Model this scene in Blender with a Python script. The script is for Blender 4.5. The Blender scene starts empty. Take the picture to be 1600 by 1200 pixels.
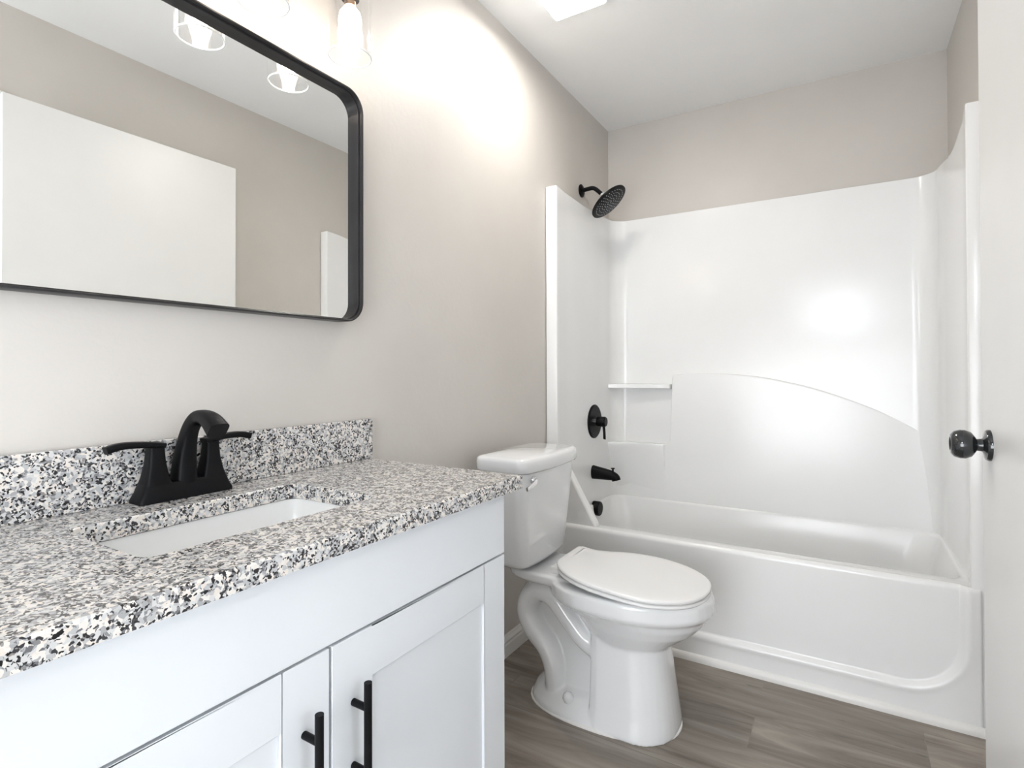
import bpy, bmesh, math, random
from mathutils import Vector, Matrix
random.seed(3)
S = bpy.context.scene
PI = math.pi

# ---------------------------------------------------------------- camera
cam_d = bpy.data.cameras.new('camera'); cam = bpy.data.objects.new('camera', cam_d)
S.collection.objects.link(cam); S.camera = cam
cam_d.sensor_fit = 'HORIZONTAL'; cam_d.sensor_width = 36.0
cam_d.lens = 36.0 * 854.54 / 1600
cam_d.shift_y = -28.0 / 1600
cam_d.clip_start = 0.02; cam_d.clip_end = 60
_yaw, _pit, _rol = math.radians(31.291), math.radians(.556), math.radians(-.159)
_f = Vector((-math.sin(_yaw) * math.cos(_pit), math.cos(_yaw) * math.cos(_pit), math.sin(_pit)))
_r = Vector((math.cos(_yaw), math.sin(_yaw), 0)); _u = _r.cross(_f)
_r2 = _r * math.cos(_rol) + _u * math.sin(_rol); _u2 = -_r * math.sin(_rol) + _u * math.cos(_rol)
m = Matrix((_r2, _u2, -_f)).transposed().to_4x4(); m.translation = Vector((1.142, 0, 1.11))
cam.matrix_world = m

# ---------------------------------------------------------------- world and exposure
W = bpy.data.worlds.new('world'); S.world = W; W.use_nodes = True
W.node_tree.nodes['Background'].inputs[0].default_value = (.80, .88, 1, 1)
W.node_tree.nodes['Background'].inputs[1].default_value = .6
S.view_settings.view_transform = 'Standard'; S.view_settings.look = 'None'
S.view_settings.exposure = 2.0; S.view_settings.gamma = 1.0
S.view_settings.use_curve_mapping = False

# light levels
BULB = 5.0        # emission of each vanity bulb
CEIL = 18.0         # emission of the ceiling light lens
FILL_DOME = 7.0         # dome added in the hall as fill light, out of view
DAY_NEAR = 5     # daylight through the window behind the camera
FILL_LOW = 2.2      # low glowing panel added behind the camera as fill light
DAY_HALL = .85     # daylight through the window across the hall

# ---------------------------------------------------------------- materials
def mat(name, col, rough=.5, metal=0, coat=0, spec=.5, emit=None, estr=0):
    M = bpy.data.materials.new(name); M.use_nodes = True
    b = M.node_tree.nodes['Principled BSDF']
    b.inputs['Base Color'].default_value = (*col, 1); b.inputs['Roughness'].default_value = rough
    b.inputs['Metallic'].default_value = metal; b.inputs['Coat Weight'].default_value = coat
    b.inputs['Coat Roughness'].default_value = .04
    b.inputs['Specular IOR Level'].default_value = spec
    if emit:
        b.inputs['Emission Color'].default_value = (*emit, 1); b.inputs['Emission Strength'].default_value = estr
    return M
def nodes(M): return M.node_tree.nodes, M.node_tree.links, M.node_tree.nodes['Principled BSDF']
def bump(M, scale, strength, dist=.002, detail=4):
    n, l, b = nodes(M)
    tc = n.new('ShaderNodeTexCoord'); no = n.new('ShaderNodeTexNoise'); bp = n.new('ShaderNodeBump')
    no.inputs['Scale'].default_value = scale; no.inputs['Detail'].default_value = detail
    bp.inputs['Strength'].default_value = strength; bp.inputs['Distance'].default_value = dist
    l.new(tc.outputs['Object'], no.inputs['Vector']); l.new(no.outputs['Fac'], bp.inputs['Height'])
    l.new(bp.outputs['Normal'], b.inputs['Normal'])
    return M
def tint(M, c0, c1, scale):
    n, l, b = nodes(M)
    tc = n.new('ShaderNodeTexCoord'); no = n.new('ShaderNodeTexNoise'); r = n.new('ShaderNodeValToRGB')
    no.inputs['Scale'].default_value = scale; no.inputs['Detail'].default_value = 3
    r.color_ramp.elements[0].color = (*c0, 1); r.color_ramp.elements[1].color = (*c1, 1)
    r.color_ramp.elements[0].position = .35; r.color_ramp.elements[1].position = .65
    l.new(tc.outputs['Object'], no.inputs['Vector']); l.new(no.outputs['Fac'], r.inputs['Fac'])
    l.new(r.outputs['Color'], b.inputs['Base Color'])
    return M
M_wall = tint(bump(mat('wall_paint', (.6, .57, .53), .42), 55, .35, .0015), (.612, .578, .538), (.636, .602, .562), 3)
M_ceil = tint(bump(mat('ceiling_paint', (.85, .85, .85), .8), 70, .3, .0015), (.90, .90, .895), (.925, .925, .92), 2)
M_trim = tint(mat('trim_paint', (.8, .79, .76), .35), (.80, .79, .765), (.83, .82, .80), 5)
M_door = tint(bump(mat('door_paint', (.8, .8, .79), .33), 40, .08, .001), (.80, .795, .785), (.82, .815, .805), 4)
M_cab = tint(mat('cabinet_lacquer', (.75, .77, .8), .33), (.76, .785, .815), (.775, .80, .83), 6)
M_cabgap = mat('cabinet_carcass', (.25, .26, .28), .7)
M_fib = tint(mat('fibreglass_gelcoat', (.86, .86, .85), .19), (.86, .86, .855), (.88, .88, .875), 3)
M_porc = tint(mat('porcelain', (.83, .84, .85), .07, coat=.6), (.82, .83, .84), (.84, .85, .86), 4)
M_seat = tint(mat('seat_plastic', (.86, .86, .85), .16), (.86, .855, .85), (.87, .87, .865), 4)
M_sink = tint(mat('sink_china', (.85, .85, .84), .12, coat=.3), (.84, .84, .83), (.86, .86, .85), 4)
M_black = tint(mat('matte_black_metal', (.012, .012, .013), .42, spec=.14), (.0035, .0035, .004), (.006, .006, .007), 12)
M_frame = tint(mat('black_brushed_frame', (.02, .02, .024), .3, spec=.4), (.010, .009, .010), (.018, .017, .019), 9)
M_knob = mat('black_gloss_knob', (.014, .016, .018), .12, coat=.5)
M_chrome = mat('chrome', (.85, .85, .86), .08, metal=1)
M_caulk = mat('white_caulk', (.88, .87, .85), .4)
M_mirror = mat('mirror_silver', (.93, .94, .93), .0, metal=1)
M_noz = mat('silicone_nozzle', (.42, .43, .44), .5)
M_bulb = mat('bulb_glow', (1, .95, .9), .3, emit=(1, .86, .72), estr=BULB)
M_lens = mat('ceiling_lens', (.9, .9, .9), .4, emit=(1, .96, .90), estr=CEIL)
M_paneN = mat('frosted_pane', (.8, .85, .9), .4, emit=(.86, .93, 1), estr=DAY_NEAR)
M_paneFill = mat('added_fill_pane', (.8, .85, .9), .4, emit=(.92, .955, 1), estr=FILL_LOW)
M_paneH = mat('bright_pane', (.8, .85, .9), .4, emit=(.80, .90, 1), estr=DAY_HALL)
M_lrim = mat('lens_edge', (.85, .9, .95), .3, emit=(.85, .93, 1), estr=.45)
M_grim = mat('glass_edge', (.9, .92, .92), .1, emit=(1, 1, 1), estr=0)
M_fillDome = mat('fill_dome_glow', (.9, .9, .88), .3, emit=(1, .96, .92), estr=FILL_DOME)
M_amber = mat('lamp_brass', (.5, .32, .2), .25, metal=1)

def glassy(name):
    M = bpy.data.materials.new(name); M.use_nodes = True; n, l = M.node_tree.nodes, M.node_tree.links
    n.remove(n['Principled BSDF']); o = n['Material Output']
    t = n.new('ShaderNodeBsdfTransparent'); g = n.new('ShaderNodeBsdfGlossy'); mx = n.new('ShaderNodeMixShader'); fr = n.new('ShaderNodeLayerWeight'); pw = n.new('ShaderNodeMath'); pw.operation = 'POWER'; pw.inputs[1].default_value = 4; ma = n.new('ShaderNodeMath'); ma.operation = 'MULTIPLY_ADD'; ma.inputs[1].default_value = .7; ma.inputs[2].default_value = .035
    t.inputs[0].default_value = (.975, .975, .975, 1); g.inputs['Roughness'].default_value = .03; g.inputs[0].default_value = (1, 1, 1, 1)
    l.new(fr.outputs['Facing'], pw.inputs[0]); l.new(pw.outputs[0], ma.inputs[0]); l.new(ma.outputs[0], mx.inputs[0]); l.new(t.outputs[0], mx.inputs[1]); l.new(g.outputs[0], mx.inputs[2]); l.new(mx.outputs[0], o.inputs[0])
    return M
M_glass = glassy('clear_thin_glass')

def granite():
    M = mat('speckled_granite', (.6, .6, .6), .16, coat=.3); n, l, b = nodes(M)
    tc = n.new('ShaderNodeTexCoord')
    # warp so that grains are irregular
    nz = n.new('ShaderNodeTexNoise'); nz.inputs['Scale'].default_value = 90; nz.inputs['Detail'].default_value = 3
    l.new(tc.outputs['Object'], nz.inputs['Vector'])
    mixv = n.new('ShaderNodeMix'); mixv.data_type = 'VECTOR'; mixv.inputs['Factor'].default_value = .010
    l.new(tc.outputs['Object'], mixv.inputs[4]); l.new(nz.outputs['Color'], mixv.inputs[5])
    def vor(scale, rnd=1):
        v = n.new('ShaderNodeTexVoronoi'); v.inputs['Scale'].default_value = scale; l.new(mixv.outputs[1], v.inputs['Vector'])
        s = n.new('ShaderNodeSeparateColor'); l.new(v.outputs['Color'], s.inputs[0]); return s.outputs
    def ramp(inp, els, const=True):
        r = n.new('ShaderNodeValToRGB'); r.color_ramp.interpolation = 'CONSTANT' if const else 'LINEAR'
        e = r.color_ramp.elements
        while len(e) < len(els): e.new(.5)
        for k, (p, c) in enumerate(els): e[k].position = p; e[k].color = (*c, 1)
        l.new(inp, r.inputs[0]); return r.outputs[0]
    a = vor(180)     # ~8 mm grains: white, cream, light grey
    base = ramp(a[0], [(0, (.76, .725, .68)), (.28, (.62, .615, .61)), (.48, (.48, .48, .485)), (.68, (.38, .38, .385)), (.81, (.24, .24, .245)), (.87, (.74, .68, .62))])
    c = vor(320)     # ~4 mm dark mica grains
    # clusters: dark where a low-frequency noise allows
    cl = n.new('ShaderNodeTexNoise'); cl.inputs['Scale'].default_value = 55; cl.inputs['Detail'].default_value = 4; l.new(tc.outputs['Object'], cl.inputs['Vector'])
    ad = n.new('ShaderNodeMath'); ad.operation = 'ADD'; ml = n.new('ShaderNodeMath'); ml.operation = 'MULTIPLY'; ml.inputs[1].default_value = 1.9
    l.new(cl.outputs['Fac'], ml.inputs[0]); l.new(ml.outputs[0], ad.inputs[0]); l.new(c[0], ad.inputs[1])
    th = n.new('ShaderNodeMath'); th.operation = 'GREATER_THAN'; th.inputs[1].default_value = 1.66; l.new(ad.outputs[0], th.inputs[0])
    dark = ramp(c[1], [(0, (.012, .012, .014)), (.5, (.045, .045, .05)), (.75, (.16, .16, .17)), (.9, (.27, .25, .24))])
    mx = n.new('ShaderNodeMix'); mx.data_type = 'RGBA'
    l.new(th.outputs[0], mx.inputs[0]); l.new(base, mx.inputs[6]); l.new(dark, mx.inputs[7])
    l.new(mx.outputs[2], b.inputs['Base Color'])
    return M
M_granite = granite()

def planks():
    M = mat('grey_oak_vinyl', (.3, .27, .24), .42); n, l, b = nodes(M)
    tc = n.new('ShaderNodeTexCoord')
    bk = n.new('ShaderNodeTexBrick'); bk.inputs['Scale'].default_value = 1
    bk.inputs['Brick Width'].default_value = 1.22; bk.inputs['Row Height'].default_value = .178
    bk.inputs['Mortar Size'].default_value = .0012; bk.offset = .37
    bk.inputs['Color1'].default_value = (0, 0, 0, 1); bk.inputs['Color2'].default_value = (1, 1, 1, 1); bk.inputs['Mortar'].default_value = (.5, .5, .5, 1)
    mp0 = n.new('ShaderNodeMapping'); mp0.inputs['Location'].default_value = (-.12, .04, 0)
    l.new(tc.outputs['Object'], mp0.inputs[0]); l.new(mp0.outputs[0], bk.inputs['Vector'])
    # per plank offset
    sc = n.new('ShaderNodeVectorMath'); sc.operation = 'SCALE'; sc.inputs['Scale'].default_value = 7
    l.new(bk.outputs['Color'], sc.inputs[0])
    addv = n.new('ShaderNodeVectorMath'); addv.operation = 'ADD'; l.new(tc.outputs['Object'], addv.inputs[0]); l.new(sc.outputs[0], addv.inputs[1])
    mp = n.new('ShaderNodeMapping'); mp.inputs['Scale'].default_value = (1.15, 8.5, 1); l.new(addv.outputs[0], mp.inputs[0])
    no = n.new('ShaderNodeTexNoise'); no.inputs['Scale'].default_value = 1.6; no.inputs['Detail'].default_value = 7; no.inputs['Roughness'].default_value = .6; no.inputs['Distortion'].default_value = 1.1
    l.new(mp.outputs[0], no.inputs['Vector'])
    r = n.new('ShaderNodeValToRGB'); e = r.color_ramp.elements
    e[0].position = .30; e[0].color = (.15, .125, .104, 1); e[1].position = .72; e[1].color = (.40, .355, .305, 1)
    k = e.new(.5); k.color = (.265, .230, .197, 1)
    l.new(no.outputs['Fac'], r.inputs[0])
    # knots
    mp2 = n.new('ShaderNodeMapping'); mp2.inputs['Scale'].default_value = (5, 16, 1); l.new(addv.outputs[0], mp2.inputs[0])
    kn = n.new('ShaderNodeTexNoise'); kn.inputs['Scale'].default_value = 1.7; kn.inputs['Detail'].default_value = 3; l.new(mp2.outputs[0], kn.inputs['Vector'])
    kr = n.new('ShaderNodeValToRGB'); kr.color_ramp.elements[0].position = .69; kr.color_ramp.elements[1].position = .78
    kr.color_ramp.elements[0].color = (1, 1, 1, 1); kr.color_ramp.elements[1].color = (.45, .4, .36, 1); l.new(kn.outputs['Fac'], kr.inputs[0])
    m1 = n.new('ShaderNodeMix'); m1.data_type = 'RGBA'; m1.blend_type = 'MULTIPLY'; m1.inputs[0].default_value = .8
    l.new(r.outputs[0], m1.inputs[6]); l.new(kr.outputs[0], m1.inputs[7])
    # plank tone and seam
    tn = n.new('ShaderNodeMapRange'); tn.inputs['To Min'].default_value = .86; tn.inputs['To Max'].default_value = 1.12
    sp = n.new('ShaderNodeSeparateColor'); l.new(bk.outputs['Color'], sp.inputs[0]); l.new(sp.outputs[0], tn.inputs[0])
    m2 = n.new('ShaderNodeVectorMath'); m2.operation = 'SCALE'; l.new(m1.outputs[2], m2.inputs[0]); l.new(tn.outputs[0], m2.inputs['Scale'])
    m3 = n.new('ShaderNodeMix'); m3.data_type = 'RGBA'; m3.inputs[7].default_value = (.12, .10, .085, 1)
    hf = n.new('ShaderNodeMath'); hf.operation = 'MULTIPLY'; hf.inputs[1].default_value = .3; l.new(bk.outputs['Fac'], hf.inputs[0])
    l.new(hf.outputs[0], m3.inputs[0]); l.new(m2.outputs[0], m3.inputs[6]); l.new(m3.outputs[2], b.inputs['Base Color'])
    return M
M_floor = planks()

# ---------------------------------------------------------------- mesh helpers
def ob(name, bm, m, parent=None, smooth=None, bevel=0, seg=2, mods=None):
    bmesh.ops.recalc_face_normals(bm, faces=bm.faces)
    me = bpy.data.meshes.new(name); bm.to_mesh(me); bm.free()
    me.materials.append(m)
    o = bpy.data.objects.new(name, me); S.collection.objects.link(o)
    if parent: o.parent = parent
    if bevel:
        b = o.modifiers.new('bevel', 'BEVEL'); b.width = bevel; b.segments = seg; b.limit_method = 'ANGLE'; b.angle_limit = math.radians(40)
    if smooth is not None:
        for p in me.polygons: p.use_smooth = True
        if smooth < 180:
            me.set_sharp_from_angle(angle=math.radians(smooth))
    return o
def thing(name, label, cat, loc=(0, 0, 0), group=None):
    o = bpy.data.objects.new(name, None); o.empty_display_size = .05; S.collection.objects.link(o)
    o.location = loc; o['label'] = label; o['category'] = cat
    if group: o['group'] = group
    return o
def fix(child_list, root):
    """children were modelled in world coordinates: keep them there"""
    bpy.context.view_layer.update()
    inv = root.matrix_world.inverted()
    for c in child_list: c.matrix_parent_inverse = inv
def wp(root, objs):
    loc = root.location.copy()
    for o in objs:
        if o.parent is root: o.matrix_parent_inverse = Matrix.Translation(-loc)
def struct(o): o['kind'] = 'structure'; return o
def box(bm, x0, x1, y0, y1, z0, z1):
    v = [bm.verts.new(p) for p in ((x0, y0, z0), (x1, y0, z0), (x1, y1, z0), (x0, y1, z0), (x0, y0, z1), (x1, y0, z1), (x1, y1, z1), (x0, y1, z1))]
    for f in ((0, 3, 2, 1), (4, 5, 6, 7), (0, 1, 5, 4), (1, 2, 6, 5), (2, 3, 7, 6), (3, 0, 4, 7)): bm.faces.new([v[i] for i in f])
def loft(bm, rings, cap=(True, True), closed=True):
    R = [[bm.verts.new(p) for p in r] for r in rings]
    n = len(R[0])
    for a, b in zip(R, R[1:]):
        for i in range(n if closed else n - 1):
            j = (i + 1) % n; bm.faces.new((a[i], a[j], b[j], b[i]))
    if cap[0]: bm.faces.new(R[0][::-1])
    if cap[1]: bm.faces.new(R[-1])
    return R
def frames(path):
    path = [Vector(p) for p in path]; T = []
    for i in range(len(path)):
        a = path[max(i - 1, 0)]; b = path[min(i + 1, len(path) - 1)]; T.append((b - a).normalized())
    up = Vector((0, 0, 1)) if abs(T[0].z) < .9 else Vector((0, 1, 0))
    out = []; N = (up - T[0] * up.dot(T[0])).normalized()
    for t in T:
        N = (N - t * N.dot(t)).normalized(); out.append((t, N, t.cross(N)))
    return path, out
def tube(bm, path, rad, seg=16, cap=True):
    path, fr = frames(path)
    if not isinstance(rad, (list, tuple)): rad = [rad] * len(path)
    rings = []
    for p, (t, n_, b_), r in zip(path, fr, rad):
        rings.append([p + (n_ * math.cos(a) + b_ * math.sin(a)) * r for a in (2 * PI * k / seg for k in range(seg))])
    loft(bm, rings, (cap, cap))
def sweep_sec(bm, path, secs, seg=24, power=2.0, side=Vector((0, 1, 0))):
    """superellipse sections (half thickness in the plane of the path, half width along side)"""
    path = [Vector(p) for p in path]; rings = []
    for i, p in enumerate(path):
        a = path[max(i - 1, 0)]; b = path[min(i + 1, len(path) - 1)]; t = (b - a).normalized()
        nrm = t.cross(side).normalized(); hn, hs = secs[i]
        ring = []
        for k in range(seg):
            an = 2 * PI * k / seg; c, s = math.cos(an), math.sin(an)
            ring.append(p + nrm * hn * math.copysign(abs(c) ** (2 / power), c) + side * hs * math.copysign(abs(s) ** (2 / power), s))
        rings.append(ring)
    loft(bm, rings)
def lathe(bm, prof, org, axis, seg=32, cap=True):
    org = Vector(org); axis = Vector(axis).normalized()
    u = axis.orthogonal().normalized(); w = axis.cross(u)
    rings = [[org + axis * h + (u * math.cos(a) + w * math.sin(a)) * max(r, 1e-5) for a in (2 * PI * k / seg for k in range(seg))] for r, h in prof]
    loft(bm, rings, (cap, cap))
def rrect(x0, x1, y0, y1, r, z, k=6, mside=6, bow=0):
    """rounded rectangle ring, constant vertex count; bow pushes the +x side out"""
    r = min(r, (x1 - x0) / 2 - 1e-4, (y1 - y0) / 2 - 1e-4); pts = []
    cs = [((x1 - r, y1 - r), 0), ((x0 + r, y1 - r), 90), ((x0 + r, y0 + r), 180), ((x1 - r, y0 + r), 270)]
    for q in range(4):
        (cx, cy), a0 = cs[q]
        arc = [(cx + r * math.cos(math.radians(a0 + 90 * i / k)), cy + r * math.sin(math.radians(a0 + 90 * i / k))) for i in range(k + 1)]
        pts += arc
        (nx, ny), na = cs[(q + 1) % 4]
        ex, ey = nx + r * math.cos(math.radians(na)), ny + r * math.sin(math.radians(na))
        for i in range(1, mside): pts.append((arc[-1][0] + (ex - arc[-1][0]) * i / mside, arc[-1][1] + (ey - arc[-1][1]) * i / mside))
    out = []
    ym = (y0 + y1) / 2; hy = (y1 - y0) / 2; xm = (x0 + x1) / 2
    for x, y in pts:
        if bow and x > xm: x += bow * (1 - ((y - ym) / hy) ** 2) * (x - xm) / (x1 - xm)
        out.append(Vector((x, y, z)))
    return out
def catmull(pts, n=6):
    pts = [Vector(p) for p in pts]; out = []
    for i in range(len(pts) - 1):
        p0 = pts[max(i - 1, 0)]; p1 = pts[i]; p2 = pts[i + 1]; p3 = pts[min(i + 2, len(pts) - 1)]
        for k in range(n):
            t = k / n
            out.append(.5 * ((2 * p1) + (p2 - p0) * t + (2 * p0 - 5 * p1 + 4 * p2 - p3) * t * t + (3 * p1 - p0 - 3 * p2 + p3) * t ** 3))
    out.append(pts[-1]); return out
def lerp(a, b, t): return a + (b - a) * t
def sstep(t): t = max(0, min(1, t)); return t * t * (3 - 2 * t)
def B(): return bmesh.new()

# ---------------------------------------------------------------- room shell
XR, YB, ZC = 1.524, 2.940, 2.476       # right wall, back wall, ceiling
YN, XH = -1.15, 2.75                   # wall behind the camera, far wall of the hall
DY0, DY1, DZ = -.13, .685, 2.085       # doorway in the right wall
b = B(); box(b, -.1, XH + .1, YN - .1, YB + .1, -.06, 0); struct(ob('floor', b, M_floor))
b = B(); box(b, -.1, XH + .1, YN - .1, YB + .1, ZC, ZC + .06); struct(ob('ceiling', b, M_ceil))
b = B(); box(b, -.1, 0, YN - .1, YB + .1, 0, ZC); struct(ob('wall_left', b, M_wall))
b = B(); box(b, 0, XR + .12, YB, YB + .1, 0, ZC); struct(ob('wall_back', b, M_wall))
b = B(); box(b, XR, XR + .11, DY1, YB, 0, ZC); box(b, XR, XR + .11, YN, DY0, 0, ZC); box(b, XR, XR + .11, DY0, DY1, DZ, ZC)
struct(ob('wall_right', b, M_wall))
WX0, WX1, WZ0, WZ1 = .62, 1.10, 1.52, 2.0
GX0, GX1, GZ0, GZ1 = .12, 1.42, .22, 1.36    # opening for the added fill panel
b = B(); box(b, 0, GX0, YN - .1, YN, 0, ZC); box(b, GX1, XH, YN - .1, YN, 0, ZC); box(b, GX0, WX0, YN - .1, YN, 0, GZ0); box(b, GX0, WX0, YN - .1, YN, GZ1, ZC); box(b, WX1, GX1, YN - .1, YN, 0, GZ0); box(b, WX1, GX1, YN - .1, YN, GZ1, ZC); box(b, WX0, WX1, YN - .1, YN, GZ1, WZ0); box(b, WX0, WX1, YN - .1, YN, WZ1, ZC)
box(b, WX0, WX1, YN - .1, YN, 0, GZ0)
struct(ob('wall_near', b, M_wall))
HY0, HY1, HZ0, HZ1 = -.55, 1.05, .55, 2.05
b = B(); box(b, XH, XH + .1, YN, HY0, 0, ZC); box(b, XH, XH + .1, HY1, 1.6, 0, ZC); box(b, XH, XH + .1, HY0, HY1, 0, HZ0); box(b, XH, XH + .1, HY0, HY1, HZ1, ZC)
box(b, XR + .11, XH, 1.5, 1.6, 0, ZC)
struct(ob('wall_hall', b, M_wall))
def window(n, x0, x1, y0, y1, z0, z1, pane, ax, stiles):
    f = B(); t = .035
    if ax == 'y':
        box(f, x0, x0 + t, y0, y1, z0, z1); box(f, x1 - t, x1, y0, y1, z0, z1); box(f, x0 + t, x1 - t, y0, y1, z0, z0 + t); box(f, x0 + t, x1 - t, y0, y1, z1 - t, z1)
    else:
        box(f, x0, x1, y0, y0 + t, z0, z1); box(f, x0, x1, y1 - t, y1, z0, z1); box(f, x0, x1, y0 + t, y1 - t, z0, z0 + t); box(f, x0, x1, y0 + t, y1 - t, z1 - t, z1)
        for yy in stiles: box(f, x0, x1, yy - .015, yy + .015, z0 + t, z1 - t)
    w = struct(ob('window_%d' % n, f, M_trim))
    p = B()
    if ax == 'y': box(p, x0 + t, x1 - t, (y0 + y1) / 2 - .004, (y0 + y1) / 2 + .004, z0 + t, z1 - t)
    else: box(p, (x0 + x1) / 2 - .004, (x0 + x1) / 2 + .004, y0 + t, y1 - t, z0 + t, z1 - t)
    ob('window_pane', p, pane, w)
window(1, WX0, WX1, YN - .07, YN - .02, WZ0, WZ1, M_paneN, 'y', [])
window(3, GX0, GX1, YN - .07, YN - .02, GZ0, GZ1, M_paneFill, 'y', [])  # unseen glowing panel, added low behind the camera to brighten the apron
window(2, XH + .02, XH + .07, HY0, HY1, HZ0, HZ1, M_paneH, 'x', [.25])
# door casing around the doorway
b = B(); cw = .058
for xa, xb in ((XR - .014, XR), (XR + .11, XR + .124)):
    box(b, xa, xb, DY1, DY1 + cw, 0, DZ + cw); box(b, xa, xb, DY0 - cw, DY0, 0, DZ + cw); box(b, xa, xb, DY0, DY1, DZ, DZ + cw)
box(b, XR, XR + .11, DY1 - .014, DY1, 0, DZ); box(b, XR, XR + .11, DY0, DY0 + .014, 0, DZ); box(b, XR, XR + .11, DY0 + .014, DY1 - .014, DZ - .014, DZ)
struct(ob('trim_1', b, M_trim, bevel=.003))
# base trim along the tub, baseboards
b = B(); pr = [(2.170, 0), (2.151, 0), (2.151, .012), (2.154, .020), (2.160, .026), (2.170, .028)]
loft(b, [[Vector((x, y, z)) for y, z in pr] for x in (.004, 1.52)]); struct(ob('trim_2', b, M_trim, smooth=50))
def baseb(name, x, sgn, y0, y1):
    b = B(); pr = [(0, 0), (.014, 0), (.014, .045), (.011, .052), (.012, .060), (.006, .070), (.005, .078), (0, .080)]
    loft(b, [[Vector((x + sgn * a, y, z)) for a, z in pr] for y in (y0, y1)]); return struct(ob(name, b, M_trim))
baseb('baseboard_left', 0, 1, 1.062, 2.15); baseb('baseboard_right', XR, -1, DY1 + cw, 2.15)

# ---------------------------------------------------------------- tub and shower unit
T = thing('bathtub', 'glossy white one-piece tub and shower surround filling the alcove', 'bathtub', (.762, 2.17, 0))
kids = []
ZT, ZR = 1.936, .437
def surround_path():
    left = [(.052, 2.170), (.0545, 2.1715), (.056, 2.175), (.0555, 2.182), (.052, 2.215), (.046, 2.27)] + [(.044, 2.32 + .04 * k) for k in range(11)] + [(.046, 2.76)]
    r = .085; cx, cy = .050 + r, 2.893 - r
    arc = [(cx - r * math.cos(a), cy + r * math.sin(a)) for a in (PI / 2 * k / 8 for k in range(9))]
    left += arc
    right = [(XR - x, y) for x, y in left][::-1]
    return left + right
inner = surround_path()
def outer_of(x, y):
    if y < 2.80: return (.003 if x < .76 else XR - .003, y)
    if x < .16: t = (x - .046) / .09; return (.003 + max(0, t) * .13, YB - .003) if t > .35 else (.003, lerp(2.80, YB - .003, max(0, t) / .35))
    if x > XR - .16: a_, b_ = outer_of(XR - x, y); return (XR - a_, b_)
    return (x, YB - .003)
inner = [(.003, 2.170)] + inner + [(XR - .003, 2.170)]
outer = [outer_of(x, y) for x, y in inner]; outer[0] = (.003, 2.174); outer[-1] = (XR - .003, 2.174)
b = B(); cols = []
for z in (.0, ZT): cols.append(([b.verts.new((x, y, z)) for x, y in inner], [b.verts.new((x, y, z)) for x, y in outer]))
(il, ol), (ih, oh) = cols
for v in ih + oh:
    t = max(0, min(1, (v.co.y - 2.22) / .58))
    v.co.z -= math.sin(PI * t) ** 2 * (.006 if v.co.x < .76 else .034)
for i in range(len(inner) - 1):
    b.faces.new((il[i], il[i + 1], ih[i + 1], ih[i])); b.faces.new((ol[i + 1], ol[i], oh[i], oh[i + 1]))
    b.faces.new((ih[i], ih[i + 1], oh[i + 1], oh[i])); b.faces.new((il[i + 1], il[i], ol[i], ol[i + 1]))
for i in (0, -1): b.faces.new((il[i], ih[i], oh[i], ol[i]))
kids.append(ob('surround_wall', b, M_fib, T, smooth=35, bevel=.003))
# thickened lower back panel with the arched ledge
def prism_xz(pts, y0, y1, name, bev, m=M_fib, parent=T, smooth=40):
    b = B(); a = [b.verts.new((x, y0, z)) for x, z in pts]; c = [b.verts.new((x, y1, z)) for x, z in pts]; n = len(pts)
    for i in range(n): b.faces.new((a[i], a[(i + 1) % n], c[(i + 1) % n], c[i]))
    b.faces.new(a[::-1]); b.faces.new(c)
    return ob(name, b, m, parent, smooth=smooth, bevel=bev, seg=3)
arcp = [(v.x, v.z) for v in catmull([(.375, 0, 1.075), (.40, 0, 1.090), (.58, 0, 1.096), (.77, 0, 1.083), (.93, 0, 1.052), (1.067, 0, 1.013), (1.263, 0, .935), (1.43, 0, .84), (1.47, 0, .80)], 5)]
bp = prism_xz([(.05, .42), (.05, .722), (.340, .727), (.362, .75)] + arcp + [(1.47, .42)], 2.864, 2.91, 'back_panel', .009)
for v in bp.data.vertices:
    if v.co.y < 2.87 and v.co.z > .5: v.co.y += .026 * sstep((v.co.x - .80) / .55)
kids.append(bp)
b = B(); sh = [(.045, 2.895), (.045, 2.80), (.10, 2.815), (.30, 2.842), (.355, 2.846), (.366, 2.856), (.370, 2.895)]
loft(b, [[Vector((x, y, z)) for x, y in sh] for z in (1.018, 1.024, 1.036, 1.041)]); kids.append(ob('shelf', b, M_fib, T, smooth=40, bevel=.003))
def sh2(k, z): return [Vector((x, 2.872 - (2.872 - y) * k, z)) for x, y in [(.045, 2.872), (.045, 2.79), (.10, 2.81), (.26, 2.838), (.33, 2.846), (.345, 2.871)]]
b = B(); loft(b, [sh2(.05, .46), sh2(.5, .60), sh2(.9, .69), sh2(1, .718), sh2(.98, .727)]); kids.append(ob('shelf', b, M_fib, T, smooth=60, bevel=.004))
# apron: recessed panel with a rounded lower corner
def apron_y(x, z):
    x0, x1, z0, r = .068, 1.456, .099, .165
    cx = min(max(x, x0 + r), x1 - r); cz = max(z, z0 + r)
    if z >= z0 + r: d = min(x - x0, x1 - x)
    elif x0 + r <= x <= x1 - r: d = z - z0
    else: d = r - math.hypot(x - cx, z - cz)
    y = 2.1694 + .013 * sstep((d + .004) / .016) - .0035 * math.exp(-((d + .008) / .008) ** 2)
    return y
b = B(); NX, NZ = 190, 66; G = []
zs = [(.425 * j / NZ, 0) for j in range(NZ + 1)] + [(.425 + .012 * math.sin(a), .012 * (1 - math.cos(a))) for a in (PI / 2 * k / 5 for k in range(1, 6))]
for z, dy in zs:
    G.append([b.verts.new((x, apron_y(x, min(z, .425)) + dy, z)) for x in (lerp(.03, 1.494, i / NX) for i in range(NX + 1))])
for j in range(len(zs) - 1):
    for i in range(NX): b.faces.new((G[j][i], G[j][i + 1], G[j + 1][i + 1], G[j + 1][i]))
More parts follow.
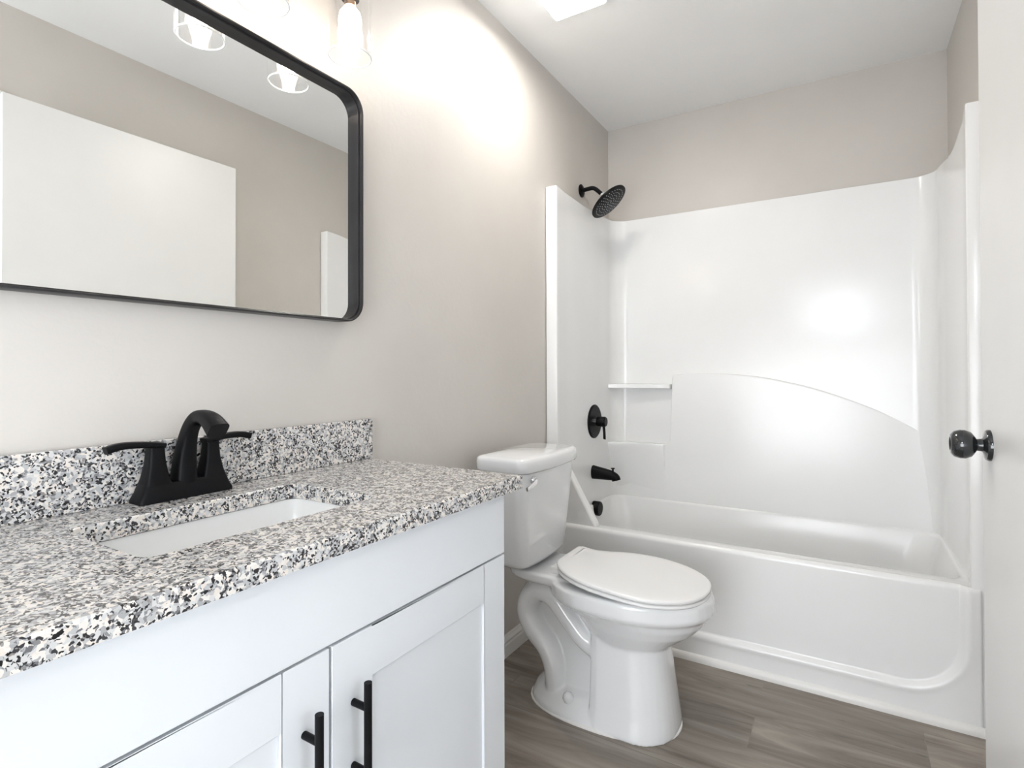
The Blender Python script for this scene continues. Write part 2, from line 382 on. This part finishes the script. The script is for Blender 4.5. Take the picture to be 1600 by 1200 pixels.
ap = ob('apron', b, M_fib, T, smooth=180); so = ap.modifiers.new('thick', 'SOLIDIFY'); so.thickness = .006; so.offset = 1
kids.append(ap)
# basin and rim
def br(x0, x1, y0, y1, r, z): return rrect(x0, x1, y0, y1, r, z, 8, 10)
rings = [br(.004, 1.520, 2.200, 2.925, .004, .40), br(.004, 1.520, 2.200, 2.925, .004, .425), br(.004, 1.520, 2.190, 2.925, .004, .4368), br(.004, 1.520, 2.196, 2.925, .006, .4372),
         br(.052, 1.472, 2.252, 2.866, .04, .437), br(.056, 1.468, 2.262, 2.862, .06, .434), br(.060, 1.464, 2.270, 2.858, .08, .424),
         br(.075, 1.43, 2.285, 2.845, .11, .28), br(.10, 1.37, 2.30, 2.835, .13, .15), br(.14, 1.31, 2.33, 2.80, .13, .095), br(.20, 1.25, 2.38, 2.76, .12, .085)]
b = B(); loft(b, rings, (False, True)); kids.append(ob('basin', b, M_fib, T, smooth=60))
kids.append(prism_xz([(.045, .43), (.228, .43), (.228, .442), (.222, .455), (.115, .642), (.06, .735), (.045, .75)], 2.192, 2.240, 'corner_gusset', .009))
wp(T, kids)
# overflow cover, spout, valve, shower arm
def fixture(name, label, cat, loc): return thing(name, label, cat, loc)
O = fixture('overflow_plate', 'round black overflow cover inside the tub end below the spout', 'overflow cover', (.066, 2.60, .41))
b = B(); lathe(b, [(.036, -.026), (.036, .006), (.033, .010), (.012, .011), (0, .011)], (.073, 2.60, .414), (1, 0, 0)); p = ob('cover', b, M_black, O, smooth=40); wp(O, [p])
SP = fixture('tub_spout', 'matte black tub spout with diverter knob on the shower end wall', 'tub spout', (.044, 2.60, .594))
b = B(); path = catmull([(.040, 2.60, .597), (.075, 2.60, .594), (.115, 2.603, .590), (.143, 2.605, .586), (.160, 2.606, .578), (.166, 2.606, .564)], 4)
ss = [(lerp(.035, .022, min(1, i / 14)), lerp(.030, .019, min(1, i / 14))) for i in range(len(path))]
sweep_sec(b, path, ss, 24, 2.3); p1 = ob('spout_body', b, M_black, SP, smooth=50)
b = B(); lathe(b, [(.0045, 0), (.0045, .016), (.010, .017), (.010, .021), (0, .021)], (.148, 2.605, .604), (0, 0, 1), 16); p2 = ob('diverter_knob', b, M_black, SP, smooth=40)
wp(SP, [p1, p2])
VA = fixture('shower_valve', 'matte black round shower valve plate with lever handle above the tub spout', 'shower valve', (.044, 2.615, .853))
b = B(); lathe(b, [(.086, 0), (.086, .005), (.080, .010), (.03, .012), (0, .012)], (.043, 2.615, .853), (1, 0, 0), 48); p1 = ob('escutcheon', b, M_black, VA, smooth=35)
b = B(); lathe(b, [(.021, .010), (.021, .022), (0, .022)], (.043, 2.615, .853), (1, 0, 0)); p2 = ob('sleeve', b, M_chrome, VA, smooth=40)
b = B(); lathe(b, [(.025, .020), (.026, .024), (.026, .060), (.022, .066), (0, .066)], (.043, 2.615, .853), (1, 0, 0)); p3 = ob('handle', b, M_black, VA, smooth=40)
b = B(); tube(b, catmull([(.096, 2.615, .835), (.099, 2.615, .80), (.100, 2.615, .770), (.100, 2.615, .766)], 3), .0068, 14); p4 = ob('handle_lever', b, M_black, p3, smooth=50)
wp(VA, [p1, p2, p3])
SH = fixture('shower_head', 'round black rain shower head on a bent arm above the surround', 'shower head', (0, 2.563, 2.030))
b = B(); lathe(b, [(.033, 0), (.033, .004), (.026, .009), (.012, .013), (0, .013)], (.0005, 2.563, 2.030), (1, 0, 0)); p1 = ob('wall_flange', b, M_black, SH, smooth=40)
b = B(); tube(b, catmull([(.005, 2.563, 2.030), (.045, 2.563, 2.034), (.068, 2.563, 2.032), (.088, 2.562, 2.018), (.116, 2.561, 1.990)], 6), .0105, 16); p2 = ob('shower_arm', b, M_black, SH, smooth=50)
hc = Vector((.149, 2.56, 1.950)); ax = Vector((.64, .04, -.768)).normalized()
b = B(); lathe(b, [(.0, -.052), (.012, -.052), (.0155, -.048), (.0155, -.040), (.012, -.036), (.014, -.022), (.03, -.012), (.094, -.006), (.101, -.002), (.101, .004), (.097, .006), (0, .006)], hc, ax, 56)
p3 = ob('head_plate', b, M_black, SH, smooth=35)
b = B(); lathe(b, [(0, -.052), (.0172, -.052), (.0172, -.043), (0, -.043)], hc, ax, 20); p4 = ob('swivel_collar', b, M_chrome, SH, smooth=40)
u = ax.orthogonal().normalized(); w = ax.cross(u)
noz = []
for r_, k_ in ((.012, 6), (.028, 12), (.045, 18), (.062, 24), (.080, 30)):
    for q in range(k_):
        a = 2 * PI * q / k_ + r_ * 30; c = hc + (u * math.cos(a) + w * math.sin(a)) * r_
        b = B(); lathe(b, [(.0024, .005), (.0018, .0085), (0, .0085)], c, ax, 8); noz.append(ob('nozzle', b, M_noz, p3, smooth=50))
wp(SH, [p1, p2, p3, p4])

# ---------------------------------------------------------------- toilet
YT = 1.72
TO = thing('toilet', 'white two-piece toilet with closed lid between the vanity and the tub', 'toilet', (.45, YT, 0)); tk = []
def egg(x0, x1, hw, z, nback=2.6, nfront=2.0, seg=40):
    xm = x0 + (x1 - x0) * .5; out = []
    for k in range(seg):
        a = 2 * PI * k / seg; c, s = math.cos(a), math.sin(a); nn = nfront if c > 0 else nback
        r = (abs(c) ** nn + abs(s) ** nn) ** (-1 / nn)
        out.append(Vector((xm + (x1 - x0) / 2 * c * r, YT + hw * s * r, z)))
    return out
b = B()
lv = [(.430, .330, .790, .180), (.427, .300, .797, .186), (.42, .285, .802, .190), (.385, .285, .806, .191), (.374, .292, .800, .186), (.366, .31, .790, .176), (.345, .36, .778, .164), (.315, .385, .752, .148), (.28, .41, .705, .124), (.25, .43, .665, .105), (.22, .44, .64, .095)]
loft(b, [egg(x0, x1, hw, z) for z, x0, x1, hw in lv])
lv = [(.30, .44, .655, .108), (.25, .44, .668, .110), (.15, .44, .682, .118), (.06, .44, .694, .130), (.02, .44, .699, .140), (0, .44, .700, .143)]
loft(b, [egg(x0, x1, hw, z, 9, 2.3) for z, x0, x1, hw in lv])
lv = [(.0, .200, .60, .142), (.02, .204, .58, .138), (.042, .215, .58, .122), (.06, .235, .56, .098), (.075, .26, .55, .07)]
loft(b, [egg(x0, x1, hw, z, 2.4, 2.4) for z, x0, x1, hw in lv])
# deck under the tank
lv = [(.437, .125, .40, .112), (.432, .115, .42, .120), (.412, .120, .43, .121), (.402, .135, .43, .112), (.385, .15, .44, .07)]
loft(b, [egg(x0, x1, hw, z, 3, 5) for z, x0, x1, hw in lv])
# web and trapway
loft(b, [egg(x0, x1, hw, z, 4, 4) for z, x0, x1, hw in [(.40, .17, .50, .045), (.30, .19, .52, .046), (.2, .25, .52, .05), (.1, .28, .52, .068), (.03, .25, .52, .08)]])
tp = catmull([(.60, YT, .20), (.50, YT, .205), (.42, YT, .235), (.355, YT, .295), (.300, YT, .350), (.245, YT, .362), (.205, YT, .328), (.196, YT, .275), (.225, YT, .222), (.272, YT, .175), (.298, YT, .12), (.305, YT, .06), (.305, YT, .02)], 5)
sweep_sec(b, tp, [(.047, .102)] * len(tp), 28, 2.3)
bowl = ob('bowl', b, M_porc, TO)
rm = bowl.modifiers.new('remesh', 'REMESH'); rm.mode = 'VOXEL'; rm.voxel_size = .004; rm.use_smooth_shade = True
sm = bowl.modifiers.new('smooth', 'SMOOTH'); sm.factor = .6; sm.iterations = 7
tk.append(bowl)
b = B(); rg = [Vector((p.x, p.y, 0)) for p in egg(.436, .704, .147, 0, 9, 2.3)]
rg = egg(.197, .7035, .1475, 0, 2.6, 2.3)
loft(b, [rg, [Vector((p.x, p.y, .004)) for p in rg], [Vector((lerp(.45, p.x, .985), lerp(YT, p.y, .97), .007)) for p in rg]]); tk.append(ob('caulk_line', b, M_caulk, TO, smooth=50))
b = B(); lathe(b, [(.018, -.010), (.017, .006), (.013, .014), (.008, .019), (0, .020)], (.372, YT - .110, .056), (0, -.6, .8), 24); tk.append(ob('bolt_cap', b, M_porc, TO, smooth=50))
b = B(); lathe(b, [(.018, -.010), (.017, .006), (.013, .014), (.008, .019), (0, .020)], (.372, YT + .110, .056), (0, .6, .8), 24); tk.append(ob('bolt_cap', b, M_porc, TO, smooth=50))
# seat and lid outline: (x, half width)
near = catmull([(.318, 0, 0), (.318, .060, 0), (.322, .085, 0), (.336, .112, 0), (.362, .140, 0), (.402, .165, 0), (.450, .183, 0), (.510, .192, 0), (.590, .195, 0), (.655, .186, 0), (.715, .156, 0), (.760, .110, 0), (.785, .055, 0), (.792, 0, 0)], 4)
far_ = catmull([(.318, 0, 0), (.318, .070, 0), (.321, .094, 0), (.334, .101, 0), (.362, .098, 0), (.392, .101, 0), (.430, .118, 0), (.470, .143, 0), (.520, .164, 0), (.590, .176, 0), (.655, .168, 0), (.715, .142, 0), (.760, .102, 0), (.785, .052, 0), (.792, 0, 0)], 4)
half = near
def lid_ring(off, dz, x_sh=0):
    pts = []
    full = [(p.x, -p.y) for p in near] + [(p.x, p.y) for p in far_[-2:0:-1]]
    nf = len(full)
    for i, (x, y) in enumerate(full):
        ax_, ay = full[i - 1]; bx, by = full[(i + 1) % nf]; t = Vector((bx - ax_, by - ay)).normalized(); nrm = Vector((-t.y, t.x))
        q = Vector((x, y)) + nrm * off if True else None
        zz = .452 + .030 * (max(0, .792 - x) / .47) ** 1.2 + dz
        pts.append(Vector((q.x, YT + q.y, zz)))
    return pts
sgn = 1
t0 = lid_ring(.01, 0); inward = t0[len(near) // 2].y > YT - near[len(near) // 2].y
sg = 1 if inward else -1
b = B(); loft(b, [lid_ring(sg * .010, -.0145), lid_ring(sg * .002, -.0125), lid_ring(0, -.008), lid_ring(0, -.004), lid_ring(sg * .002, -.001), lid_ring(sg * .007, 0), lid_ring(sg * .03, .0012)])
tk.append(ob('lid', b, M_seat, TO, smooth=60))
b = B(); loft(b, [lid_ring(sg * .012, -.027), lid_ring(sg * .004, -.0265), lid_ring(sg * .001, -.023), lid_ring(sg * .001, -.0195), lid_ring(sg * .005, -.0165), lid_ring(sg * .012, -.0155)])
tk.append(ob('seat', b, M_seat, TO, smooth=60))
for s in (-1, 1):
    b = B(); box(b, .296, .330, YT + s * .07 - .018, YT + s * .07 + .018, .434, .460); tk.append(ob('hinge', b, M_seat, TO, bevel=.005))
# tank
def tr(x0, x1, hw, r, z, bow): return rrect(x0, x1, YT - hw, YT + hw, r, z, 7, 8, bow)
b = B(); loft(b, [tr(.110, .200, .110, .03, .440, .008), tr(.100, .222, .140, .035, .4465, .010), tr(.095, .232, .155, .035, .456, .012), tr(.09, .238, .162, .035, .47, .014), tr(.085, .246, .176, .035, .60, .018), tr(.08, .252, .188, .035, .70, .020), tr(.078, .255, .195, .035, .774, .020)])
tk.append(ob('tank', b, M_porc, TO, smooth=50))
b = B(); loft(b, [tr(.080, .255, .196, .035, .775, .020), tr(.070, .264, .206, .035, .778, .020), tr(.066, .267, .210, .036, .784, .020), tr(.066, .267, .210, .036, .812, .020), tr(.069, .264, .207, .035, .821, .020), tr(.078, .255, .198, .030, .826, .018)])
tk.append(ob('tank_lid', b, M_porc, TO, smooth=50))
b = B(); lathe(b, [(.014, 0), (.014, .008), (.010, .012), (0, .012)], (.263, YT - .145, .752), (1, 0, 0), 24)
sweep_sec(b, catmull([(.272, YT - .145, .752), (.281, YT - .150, .752), (.287, YT - .175, .748), (.289, YT - .210, .742), (.289, YT - .228, .739)], 4), [(.010 - .0002 * i, .0045) for i in range(17)], 16, 2.2, Vector((1, 0, 0)))
tk.append(ob('flush_lever', b, M_chrome, TO, smooth=50))
tk[-1]['label'] = 'chrome flush lever'
wp(TO, tk)

# ---------------------------------------------------------------- vanity
ZK, KT = .871, .030                    # counter top, thickness
CY0, CY1, CX = .074, 1.050, .482       # cabinet
V = thing('vanity_cabinet', 'white shaker vanity cabinet with two doors under the granite top', 'vanity cabinet', (.24, .562, 0)); vk = []
b = B(); xf = CX - .019; tp_ = .018
box(b, .003, xf, CY0, CY0 + tp_, .09, ZK - KT); box(b, .003, xf, CY1 - tp_, CY1, .09, ZK - KT); box(b, .003, .003 + tp_, CY0 + tp_, CY1 - tp_, .09, ZK - KT)
box(b, .003 + tp_, xf, CY0 + tp_, CY1 - tp_, .09, .09 + tp_); box(b, xf - .018, xf, CY0 + tp_, CY1 - tp_, ZK - KT - .03, ZK - KT); box(b, xf - .018, xf, CY0 + tp_, CY1 - tp_, .670, .715)
box(b, xf - .018, xf, .535, .588, .108, .670); box(b, .003, CX - .08, CY0, CY1, 0, .09)
vk.append(ob('body', b, M_cab, V))
b = B(); box(b, CX - .019, CX, CY0, CY1, .7015, ZK - KT - .001); vk.append(ob('front_panel', b, M_cab, V, bevel=.0015))
def shaker(y0, y1, z0, z1):
    b = B(); s = .081; x0, x1 = CX - .019, CX
    box(b, x0, x1, y0, y0 + s, z0, z1); box(b, x0, x1, y1 - s, y1, z0, z1); box(b, x0, x1, y0 + s, y1 - s, z1 - s, z1); box(b, x0, x1, y0 + s, y1 - s, z0, z0 + s)
    box(b, x0, x1 - .006, y0 + s, y1 - s, z0 + s, z1 - s)
    bmesh.ops.remove_doubles(b, verts=b.verts, dist=1e-6)
    return ob('door', b, M_cab, V, bevel=.0012)
GY = .5615
for y0, y1, hy in ((CY0, GY - .0025, GY - .047), (GY + .0025, CY1, GY + .044)):
    d = shaker(y0, y1, .10, .697); vk.append(d)
    h = B(); zc = .545
    tube(h, [(CX + .032, hy, zc - .0885), (CX + .032, hy, zc + .0885)], .0062, 20)
    for s in (-1, 1): tube(h, [(CX - .001, hy, zc + s * .049), (CX + .030, hy, zc + s * .049)], .0055, 16)
    hh = ob('handle', h, M_black, d, smooth=40); hh['label'] = 'matte black bar handle'
wp(V, vk)
KX1, KY0, KY1 = .507, .030, 1.092
C = thing('countertop', 'speckled grey and white granite vanity top with a rectangular sink cutout', 'countertop', (.25, .56, ZK - KT)); ck = []
b = B()
HX0, HX1, HY0_, HY1_ = .130, .3735, .357, .762
def kr(x0, x1, y0, y1, r, z): return rrect(x0, x1, y0, y1, r, z, 5, 6)
rg = [kr(HX0, HX1, HY0_, HY1_, .018, ZK - KT), kr(HX0, HX1, HY0_, HY1_, .018, ZK - .002), kr(HX0 - .002, HX1 + .002, HY0_ - .002, HY1_ + .002, .02, ZK),
      kr(.0015, KX1 - .003, KY0 + .003, KY1 - .003, .003, ZK), kr(.0015, KX1, KY0, KY1, .003, ZK - .003), kr(.0015, KX1, KY0, KY1, .003, ZK - KT)]
R = loft(b, rg, (False, False)); n = len(R[0])
for i in range(n): b.faces.new((R[-1][i], R[-1][(i + 1) % n], R[0][(i + 1) % n], R[0][i]))
ck.append(ob('slab', b, M_granite, C, smooth=35))
b = B(); box(b, .0015, .020, KY0, KY1 + .008, ZK + .0003, ZK + .109); ck.append(ob('backsplash', b, M_granite, C, bevel=.0015))
wp(C, ck)
b = B(); o_ = .006
rg = [kr(HX0 - .02, HX1 + .02, HY0_ - .02, HY1_ + .02, .03, ZK - KT - .0035), kr(HX0 - o_, HX1 + o_, HY0_ - o_, HY1_ + o_, .03, ZK - KT - .0035), kr(HX0 - o_, HX1 + o_, HY0_ - o_, HY1_ + o_, .03, ZK - KT - .02),
      kr(HX0 + .004, HX1 - .004, HY0_ + .004, HY1_ - .004, .035, ZK - KT - .09), kr(HX0 + .02, HX1 - .02, HY0_ + .02, HY1_ - .02, .04, ZK - KT - .118), kr(HX0 + .05, HX1 - .05, HY0_ + .06, HY1_ - .06, .04, ZK - KT - .127)]
loft(b, rg, (False, True)); sk = ob('sink', b, M_sink, smooth=50)
so = sk.modifiers.new('thick', 'SOLIDIFY'); so.thickness = .004; so.offset = 0
sk['label'] = 'white rectangular undermount sink set below the granite vanity top'; sk['category'] = 'sink'

# faucet
FY, FX = .577, .046
F = thing('faucet', 'matte black two-handle centerset faucet behind the vanity sink', 'faucet', (FX, FY, ZK)); fk = []
def fr(hx, hy, z, r=.006, cx=FX, cy=FY): return rrect(cx - hx, cx + hx, cy - hy, cy + hy, r, z, 4, 3)
b = B(); loft(b, [fr(.025, .086, ZK + .0003), fr(.025, .086, ZK + .006), fr(.0225, .080, ZK + .018), fr(.021, .076, ZK + .030), fr(.019, .074, ZK + .033)]); fk.append(ob('base_plate', b, M_black, F, smooth=30))
b = B()
path = catmull([(FX, FY, ZK + .025), (FX + .002, FY, ZK + .060), (FX + .010, FY, ZK + .100), (FX + .024, FY, ZK + .132), (FX + .046, FY, ZK + .152), (FX + .070, FY, ZK + .1555), (FX + .094, FY, ZK + .148), (FX + .116, FY, ZK + .132)], 5)
NS = len(path)
secs = []
for i in range(NS):
    t = i / (NS - 1)
    secs.append((lerp(.0215, .0125, sstep(t / .6)) + .004 * sstep((t - .7) / .3), lerp(.0200, .0125, sstep(t / .45)) if t < .6 else lerp(.0125, .0185, (t - .6) / .4)))
sweep_sec(b, path, secs, 28, 3.6); fk.append(ob('spout', b, M_black, F, smooth=35))
for s in (-1, 1):
    cy = FY + s * .052
    b = B(); loft(b, [fr(.021, .023, ZK + .028, .004, FX, cy), fr(.0175, .0185, ZK + .045, .004, FX, cy), fr(.0145, .0140, ZK + .070, .004, FX, cy), fr(.0130, .0125, ZK + .092, .004, FX, cy), fr(.0130, .0125, ZK + .100, .004, FX, cy)])
    po = ob('handle', b, M_black, F, smooth=30); fk.append(po)
    b = B(); pth = catmull([(FX - .000, cy - s * .014, ZK + .102), (FX, cy, ZK + .1045), (FX, cy + s * .030, ZK + .1075), (FX + .002, cy + s * .060, ZK + .108), (FX + .004, cy + s * .082, ZK + .103)], 4)
    sweep_sec(b, pth, [(lerp(.0050, .0068, i / 16), lerp(.0135, .0085, i / 16)) for i in range(17)], 20, 4, Vector((1, 0, 0)))
    ob('lever', b, M_black, po, smooth=35)
wp(F, fk)

# ---------------------------------------------------------------- wall mirror
MY1, MZ0, MZ1 = 1.0470, 1.2410, 1.856; MY0 = MY1 - .915
MI = thing('wall_mirror', 'large rounded rectangular wall mirror with deep black metal frame above the vanity', 'mirror', (0, (MY0 + MY1) / 2, MZ0)); mk = []
def mr(off, x, r=.055):
    return [Vector((x, p.x, p.y)) for p in rrect(MY0 + off, MY1 - off, MZ0 + off, MZ1 - off, max(r - off, .01), 0, 10, 4)]
b = B(); R = loft(b, [mr(.0, .002), mr(0, .038), mr(.001, .040), mr(.0040, .040), mr(.0050, .039), mr(.0050, .029), mr(.0075, .0285), mr(.0085, .0275), mr(.0085, .004), mr(.0085, .002)], (False, False))
n = len(R[0])
for i in range(n): b.faces.new((R[-1][i], R[-1][(i + 1) % n], R[0][(i + 1) % n], R[0][i]))
mk.append(ob('frame', b, M_frame, MI, smooth=30))
b = B(); loft(b, [mr(.009, .003), mr(.009, .012)]); mk.append(ob('mirror_glass', b, M_mirror, MI))
wp(MI, mk)

# ---------------------------------------------------------------- vanity light with three glass shades
LX, LZ = .1274, 1.871
VL = thing('vanity_light', 'three-bulb vanity light with clear glass cylinder shades above the mirror', 'wall light', (0, .689, 2.11)); lk = []
b = B(); loft(b, [[Vector((x, p.x, p.y)) for p in rrect(.689 - .15 + o, .689 + .15 - o, 2.145 + o, 2.265 - o, .01, 0)] for x, o in ((.001, 0), (.022, 0), (.026, .004))]); lk.append(ob('wall_plate', b, M_black, VL, smooth=35))
b = B(); tube(b, [(.075, .689 - .27, 2.205), (.075, .689 + .27, 2.205)], .009, 16); tube(b, [(.02, .689, 2.205), (.075, .689, 2.205)], .010, 16); lk.append(ob('bar', b, M_black, VL, smooth=40))
for k in range(3):
    y = .689 + (k - 1) * .2315
    b = B(); tube(b, catmull([(.075, y, 2.205), (.105, y, 2.20), (LX, y, 2.175), (LX, y, 2.12)], 5), .007, 12)
    lathe(b, [(.0, .0), (.030, .0), (.034, -.008), (.034, -.016), (.022, -.02), (.0215, -.075), (.0, -.075)], (LX, y, 2.085), (0, 0, 1), 28)
    lathe(b, [(.012, .0), (.012, .045), (.0, .045)], (LX, y, 2.08), (0, 0, 1), 20)
    a_ = ob('lamp_arm', b, M_black, VL, smooth=40); lk.append(a_)
    b = B(); rr = .052
    lathe(b, [(.022, .195), (rr - .006, .195), (rr, .189), (rr, .0), (rr - .0028, .0), (rr - .0028, .187), (rr - .008, .192), (.022, .192)], (LX, y, LZ), (0, 0, 1), 48, False)
    lk.append(ob('glass_shade', b, M_glass, VL, smooth=50))
    b = B(); lathe(b, [(rr - .0026 + .0022 * math.cos(q), .0022 * math.sin(q)) for q in (2 * PI * k_ / 10 for k_ in range(11))], (LX, y, LZ), (0, 0, 1), 48, False)
    ob('shade_rim', b, M_grim, lk[-1], smooth=60)
    b = B(); lathe(b, [(.0, .0), (.0135, .0), (.0135, .022), (.0, .022)], (LX, y, 1.992), (0, 0, 1), 24); lk.append(ob('bulb_cap', b, M_amber, VL, smooth=40))
    b = B(); lathe(b, [(0, -.118), (.008, -.1165), (.0125, -.112), (.0145, -.10), (.0155, -.085), (.020, -.070), (.0265, -.050), (.0275, -.035), (.024, -.018), (.015, -.006), (.011, .0), (0, .0)], (LX, y, 1.994), (0, 0, 1), 28); lk.append(ob('bulb', b, M_bulb, VL, smooth=60))
wp(VL, lk)

# ---------------------------------------------------------------- ceiling light
CL = thing('ceiling_light', 'square white ceiling light with glowing lens near the left wall', 'ceiling light', (.33, 1.72, ZC)); cl = []
lx0, lx1, ly0, ly1 = .225, .428, 1.62, 1.835
b = B()
R = loft(b, [rrect(lx0 - .012, lx1 + .012, ly0 - .012, ly1 + .012, .01, ZC - .0005), rrect(lx0 - .012, lx1 + .012, ly0 - .012, ly1 + .012, .01, ZC - .014), rrect(lx0 - .004, lx1 + .004, ly0 - .004, ly1 + .004, .008, ZC - .018)])
cl.append(ob('housing', b, M_trim, CL, smooth=40))
b = B(); loft(b, [rrect(lx0, lx1, ly0, ly1, .008, ZC - .0185), rrect(lx0, lx1, ly0, ly1, .008, ZC - .050), rrect(lx0 + .004, lx1 - .004, ly0 + .004, ly1 - .004, .006, ZC - .052)])
cl.append(ob('lens_rim', b, M_lrim, CL, smooth=40))
b = B(); loft(b, [rrect(lx0 + .006, lx1 - .006, ly0 + .006, ly1 - .006, .006, ZC - .0521), rrect(lx0 + .006, lx1 - .006, ly0 + .006, ly1 - .006, .006, ZC - .054)])
cl.append(ob('lens', b, M_lens, CL, smooth=40)); wp(CL, cl)

# unseen dome added on the hall ceiling to brighten the room
for x, y, lb in ((2.15, .35, 'unseen dome added on the hall ceiling beyond the doorway as fill light'),):
    DL = thing('added_dome_light', lb, 'ceiling light', (x, y, ZC))
    b = B(); lathe(b, [(.15, -.0005), (.15, -.02), (.135, -.024), (0, -.024)], (x, y, ZC), (0, 0, 1), 40); q1 = ob('base_ring', b, M_trim, DL, smooth=40)
    b = B(); lathe(b, [(.13, -.0245), (.128, -.05), (.11, -.08), (.07, -.10), (0, -.107)], (x, y, ZC), (0, 0, 1), 40); q2 = ob('dome', b, M_fillDome, DL, smooth=60); wp(DL, [q1, q2])

# ---------------------------------------------------------------- open door and its knob
D = struct(bpy.data.objects.new('door_1', None)); S.collection.objects.link(D); D.location = (1.418, .70, 0)
D['label'] = 'open flat white door with black knob standing along the right wall'; D['category'] = 'door'
b = B(); box(b, 1.400, 1.435, .705, 1.566, .012, 2.098); dk = [ob('door_leaf', b, M_door, D, bevel=.0015)]
for s, x in ((-1, 1.400), (1, 1.435)):
    b = B(); ky = 1.490
    k = 1 if s < 0 else .78
    lathe(b, [(.0325, -.002), (.0325, .004), (.030, .008), (.0185, .0105), (.0135, .013), (.0125, .020), (.0125, .022 * k), (.018, .025 * k), (.026, .031 * k), (.0305, .041 * k), (.0305, .050 * k), (.027, .060 * k), (.020, .0655 * k), (.015, .066 * k), (.013, .064 * k), (0, .064 * k)], (x, ky, .953), (s, 0, 0), 40)
    o = ob('door_knob', b, M_knob, D, smooth=40); dk.append(o)
for z in (.25, 1.05, 1.85):
    b = B(); lathe(b, [(.006, 0), (.006, .09), (0, .09)], (1.442, .699, z), (0, 0, 1), 12); box(b, 1.436, 1.506, .6965, .6995, z, z + .09); dk.append(ob('hinge', b, M_black, D, smooth=40))
wp(D, dk)
